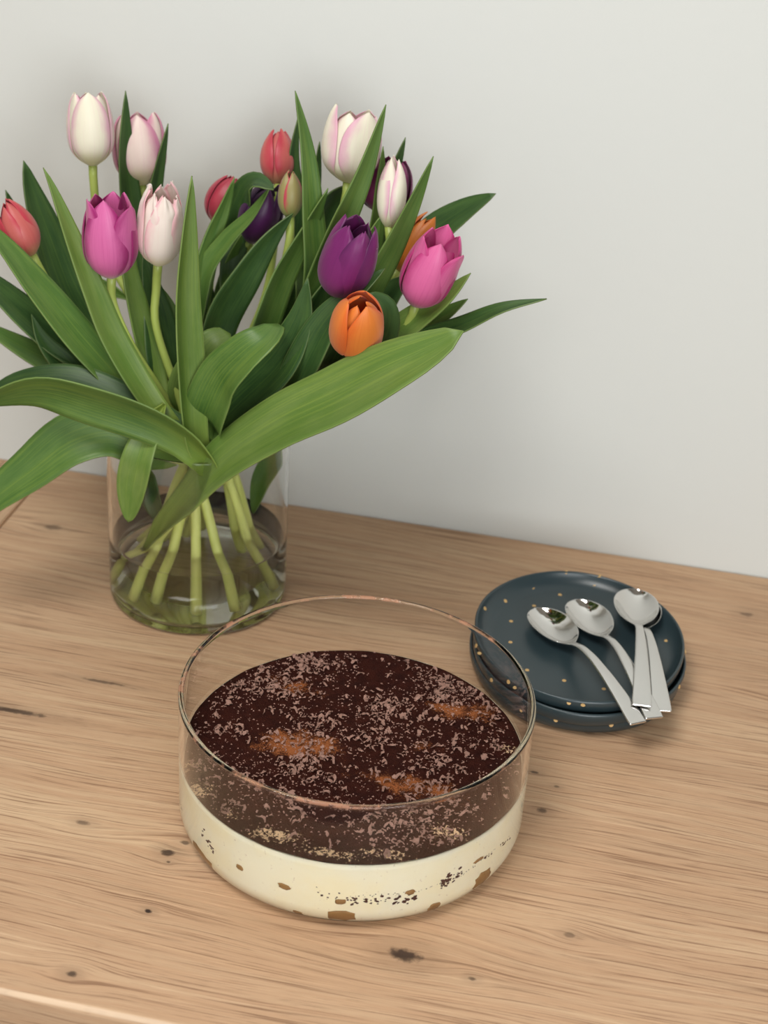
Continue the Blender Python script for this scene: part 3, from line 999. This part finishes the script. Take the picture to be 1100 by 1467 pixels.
tulip((497, 262), (514, 153), .050, .060, 86, 'white', 'tall', (-.042, .008), [(.008, .006, N, .135), (430, 450, .04)], 'large white tulip with pink tips at the top right', phase=.6, seed=10)                 # 9
tulip((557, 328), (564, 222), .015, .020, 42, 'white', 'slim', (-.048, -.004), [(.010, -.002, N, .138), (490, 470, .01)], 'slim white and pink tulip beside the purple tulips at the right', phase=.9, seed=11)      # 10
tulip((543, 305), (562, 226), .075, .080, 78, 'plum', 'cup', (-.030, .022), [(.010, .014, N, .138), (460, 470, .06)], 'plum tulip mostly hidden behind the slim white and pink tulip', phase=.2, seed=12)            # 11
tulip((482, 424), (520, 316), -.035, -.045, 82, 'purple', 'cup', (-.018, -.036), [(.010, -.016, N, .138), (400, 540, -.025)], 'deep purple tulip above the front orange tulip', phase=-.5, seed=13, inner_shape='cup', fringe=.0016)   # 12
tulip((507, 499), (517, 428), -.055, -.080, 78, 'orange', 'ball', (-.034, -.036), [(.006, -.024, N, .14), (420, 580, -.045)], 'orange tulip in front, curled open towards the viewer', phase=.75, seed=14, inner_shape='closed', half=64)  # 13
tulip((569, 388), (620, 308), .030, .035, 46, 'amber', 'slim', (-.052, .012), [(.012, .004, N, .14), (470, 520, .02)], 'amber orange tulip half hidden behind the pink tulip', phase=.4, seed=15)             # 14
tulip((594, 438), (640, 336), -.020, -.026, 76, 'pink', 'cup', (-.053, -.014), [(255, 735, -.042), (322, 655, -.052), (480, 545, -.02)], 'bright pink tulip at the right end of the bouquet', phase=.1, seed=16, inner_shape='open')       # 15

def leaf(ti, pts, width, mat=0, roll=(20, 20), fold=0.25, wmax=0.5, tip=0.8, base_w=0.35, wave=0.0, link=True, n=34, m=11, bend=0.0):
    root, path = tulips[ti]
    P = [at(p[0], p[1], VY + p[2]) for p in pts]
    if link:
        # grow out of the flower's own stem, a little below the first point
        best = None
        for q in path[4:30]:
            d = (Vector(q) - P[0]).length + max(0, q[2] - P[0].z + 0.01) * 3
            if best is None or d < best[0]:
                best = (d, Vector(q))
        P = [best[1]] + P
    C = catmull(P, n)
    # keep every leaf off the wall
    C[:, 1] = np.minimum(C[:, 1], WALL_Y - 0.012)
    v, uv = [], []
    for i in range(n):
        s = i / (n - 1)
        T = Vector(C[min(i + 1, n - 1)] - C[max(i - 1, 0)]).normalized()
        Vd = (Vector(C[i]) - CAM).normalized()
        side = T.cross(Vd)
        if side.length < 1e-4:
            side = RT.copy()
        side.normalize()
        nr = T.cross(side).normalized()
        if nr.dot(Vd) > 0:
            nr = -nr
        ro = math.radians(roll[0] + (roll[1] - roll[0]) * s)
        wd = side * math.cos(ro) + nr * math.sin(ro)
        nn = nr * math.cos(ro) - side * math.sin(ro)
        if s < wmax:
            wv = base_w + (1 - base_w) * math.sin(math.pi / 2 * s / wmax) ** 1.3
        else:
            wv = math.cos(math.pi / 2 * (s - wmax) / (1 - wmax)) ** tip
        wv = max(wv * min(1.0, 0.28 + 0.72 * s / 0.12), 0.004)
        fo = fold * (1.0 - 0.45 * s) + (0.9 * max(0, 0.25 - s) / 0.25)
        for j in range(m):
            t = -1 + 2 * j / (m - 1)
            hw = width / 2 * wv
            p = Vector(C[i]) + wd * (t * hw * (1 - 0.25 * min(fo, 1) * abs(t))) + nn * (fo * hw * (abs(t) ** 1.5) + wave * hw * math.sin(s * 11 + t * 2) * abs(t))
            if p.y > WALL_Y - 0.003:
                p.y = WALL_Y - 0.003
            v.append(p)
            uv.append((s, j / (m - 1)))
    o = put(root, mesh_obj('leaf', v, grid_faces(n, m), LEAF[mat], uvs=uv))
    md = o.modifiers.new('thick', 'SOLIDIFY')
    md.thickness = 0.0010
    md.offset = 0
    return o

# left side
leaf(4, [(318, 690, -.040), (292, 652, -.060), (225, 606, -.075), (130, 572, -.085), (50, 556, -.088), (-40, 580, -.085)], .040, 0, (-38, -52), .45, .55, .7, .35, link=False)
leaf(4, [(300, 640, -.045), (200, 585, -.055), (110, 545, -.055), (30, 545, -.055), (-30, 570, -.05)], .026, 1, (20, 30), .2, .5, .8)
leaf(0, [(230, 640, -.050), (160, 615, -.060), (100, 630, -.070), (45, 672, -.08), (-15, 720, -.09), (-50, 765, -.09)], .040, 0, (-35, 40), .3, .45, .7, .5, .12)
leaf(2, [(236, 580, -.050), (214, 618, -.068), (200, 652, -.078), (190, 695, -.079), (184, 748, -.078)], .025, 2, (10, 25), .35, .55, .6, .45, link=False)
leaf(2, [(250, 620, -.05), (205, 560, -.052), (160, 482, -.054), (134, 419, -.056), (105, 345, -.056), (75, 268, -.056), (62, 240, -.055)], .022, 2, (25, 30), .35, .45, .8, .5)
leaf(0, [(225, 600, .000), (185, 545, .005), (135, 482, .01), (98, 419, .01), (70, 345, .015), (44, 270, .02), (34, 230, .02)], .036, 1, (25, 35), .3, .6, .75, .4)
leaf(4, [(215, 590, -.035), (130, 505, -.038), (60, 420, -.04), (0, 345, -.04), (-45, 300, -.04)], .030, 0, (30, 40), .3, .5, .8)
leaf(4, [(170, 545, .000), (95, 500, -.005), (40, 455, -.01), (-20, 400, -.01), (-60, 370, -.01)], .034, 1, (40, 40), .3, .5, .8)
leaf(0, [(150, 540, .01), (75, 520, .0), (20, 492, -.005), (-40, 455, -.01)], .028, 0, (35, 40), .3, .5, .8)
leaf(0, [(120, 545, -.015), (85, 515, -.018), (60, 485, -.02), (45, 450, -.02)], .030, 1, (15, 20), .35, .35, .9, .6)
leaf(0, [(60, 380, .05), (30, 330, .05), (8, 272, .05)], .022, 1, (20, 30), .3, .45, .8)
leaf(3, [(284, 672, -.040), (273, 625, -.056), (266, 540, -.058), (262, 430, -.060), (268, 330, -.060), (275, 252, -.058)], .027, 2, (32, 40), .75, .45, .75, .55)
leaf(1, [(225, 560, .03), (205, 430, .05), (190, 320, .058), (180, 220, .06), (180, 130, .06)], .021, 1, (25, 35), .3, .6, .8)
leaf(1, [(225, 500, .05), (208, 360, .07), (222, 270, .07), (241, 177, .072)], .016, 1, (25, 40), .3, .55, .8)
leaf(2, [(240, 600, -.02), (215, 520, -.02), (192, 430, -.025), (183, 375, -.025), (190, 300, -.025)], .022, 2, (30, 45), .4, .4, .8)
leaf(3, [(255, 610, -.01), (235, 520, -.01), (222, 440, -.01), (205, 365, -.005)], .032, 1, (20, 30), .3, .45, .8)
leaf(3, [(262, 600, .0), (245, 520, .0), (240, 450, .0), (215, 395, .0)], .026, 0, (20, 30), .3, .45, .8)
# middle
leaf(5, [(275, 560, .01), (283, 430, .03), (303, 345, .045), (322, 295, .05), (336, 254, .05)], .020, 0, (20, 30), .3, .5, .8)
leaf(6, [(278, 540, .02), (292, 400, .035), (325, 345, .04), (360, 308, .04), (387, 268, .035)], .017, 0, (-30, -35), .4, .5, .8)
leaf(6, [(330, 400, .05), (338, 340, .06), (345, 290, .055), (365, 262, .04), (392, 272, .03)], .022, 1, (30, -60), .2, .7, .5, .6)
leaf(6, [(295, 560, .0), (315, 460, .01), (355, 390, .015), (385, 345, .02), (420, 305, .025)], .030, 1, (30, 35), .3, .5, .8)
leaf(5, [(285, 560, .02), (290, 490, .03), (292, 450, .035), (297, 402, .04)], .026, 1, (25, 30), .3, .5, .55)
leaf(5, [(300, 560, -.01), (318, 420, .05), (332, 370, .055), (350, 330, .055)], .018, 0, (25, 30), .3, .5, .8)
leaf(8, [(330, 590, -.005), (372, 480, .0), (402, 400, .01), (440, 330, .015), (470, 270, .015)], .025, 0, (35, 40), .4, .5, .8)
leaf(7, [(345, 580, .02), (385, 490, .03), (420, 410, .035), (440, 340, .04)], .032, 1, (35, 40), .3, .5, .8)
leaf(9, [(430, 520, .01), (450, 400, .01), (447, 310, .015), (440, 220, .02), (423, 130, .02)], .021, 0, (25, 35), .3, .45, .8)
leaf(7, [(410, 420, .05), (425, 300, .07), (420, 230, .075), (428, 165, .075)], .014, 1, (25, 35), .3, .5, .8)
leaf(7, [(440, 330, .06), (452, 260, .07), (458, 203, .07)], .012, 1, (25, 35), .3, .5, .8)
leaf(9, [(400, 545, -.01), (440, 440, -.005), (485, 330, .0), (520, 250, .005), (553, 150, .01)], .023, 0, (28, 35), .35, .5, .8)
leaf(9, [(430, 430, .03), (455, 340, .06), (478, 290, .07), (505, 265, .07)], .030, 1, (30, 40), .3, .6, .5)
leaf(12, [(300, 620, -.04), (345, 575, -.045), (400, 520, -.045), (430, 460, -.045), (441, 398, -.045)], .036, 1, (-40, -15), .3, .45, .85, .5)
leaf(8, [(295, 600, -.05), (318, 545, -.062), (352, 508, -.066), (380, 485, -.06), (398, 464, -.045)], .038, 0, (-15, -40), .4, .55, .35, .7)
leaf(5, [(275, 560, -.02), (288, 525, -.03), (305, 495, -.03), (330, 478, -.02)], .036, 2, (-20, -30), .4, .5, .35, .7)
leaf(12, [(335, 640, -.015), (380, 570, -.012), (420, 510, -.01), (445, 460, -.01), (470, 400, -.01)], .040, 1, (30, 30), .3, .5, .7)
# right
leaf(13, [(400, 595, -.04), (438, 520, -.05), (470, 462, -.05), (510, 420, -.045), (552, 384, -.04)], .030, 1, (-30, -30), .45, .45, .8, .6)
leaf(13, [(500, 530, -.03), (548, 480, -.04), (553, 440, -.046), (528, 420, -.052)], .022, 1, (-5, 25), .3, .55, .5, .6)
leaf(10, [(430, 560, .0), (490, 470, .0), (545, 385, .0), (588, 300, .0), (621, 224, .0)], .022, 0, (28, 35), .35, .5, .8)
leaf(11, [(520, 400, .05), (540, 320, .055), (545, 260, .055), (549, 210, .055)], .014, 0, (25, 30), .35, .5, .8)
leaf(11, [(545, 330, .07), (560, 260, .085), (570, 230, .085), (581, 197, .085)], .016, 1, (25, 30), .35, .5, .8)
leaf(10, [(500, 480, .015), (520, 400, .015), (530, 350, .015), (545, 310, .015)], .022, 0, (25, 30), .35, .5, .8)
leaf(14, [(520, 460, .04), (570, 390, .055), (620, 335, .065), (665, 302, .065), (710, 277, .06)], .028, 1, (-25, -30), .3, .6, .75)
leaf(15, [(480, 560, -.02), (540, 500, -.02), (600, 455, -.022), (640, 425, -.025), (674, 391, -.025)], .024, 2, (-30, -30), .4, .55, .8)
leaf(14, [(540, 500, .0), (600, 470, .005), (635, 452, .005), (670, 428, .005)], .020, 0, (-30, -30), .35, .55, .8)
leaf(14, [(520, 520, -.01), (600, 490, -.01), (660, 470, -.015), (720, 443, -.02), (783, 428, -.02)], .019, 1, (-40, -50), .5, .55, .85)
leaf(15, [(205, 792, -.030), (255, 732, -.048), (318, 664, -.0655), (400, 610, -.078), (480, 572, -.085), (560, 530, -.09), (620, 500, -.09), (664, 474, -.09)], .046, 2, (-32, -30), .35, .72, .55, .24, link=False)
leaf(13, [(440, 560, -.02), (470, 520, -.025), (500, 470, -.025), (530, 440, -.02)], .026, 1, (20, 20), .3, .5, .7)
leaf(10, [(460, 540, .01), (520, 470, .01), (560, 420, .012), (590, 395, .012)], .034, 1, (-20, -20), .3, .5, .7)
leaf(11, [(400, 560, .03), (460, 470, .04), (500, 420, .04), (520, 380, .04)], .036, 1, (20, 20), .3, .5, .7)
# leaves dipping into the vase
leaf(11, [(404, 630, .015), (395, 655, .02), (375, 690, .02), (362, 735, .015)], .020, 0, (20, 35), .4, .4, .7, .7, link=False)
leaf(1, [(205, 655, -.02), (212, 690, -.025), (222, 725, -.03), (236, 756, -.03)], .018, 1, (20, 35), .4, .4, .7, .7, link=False)
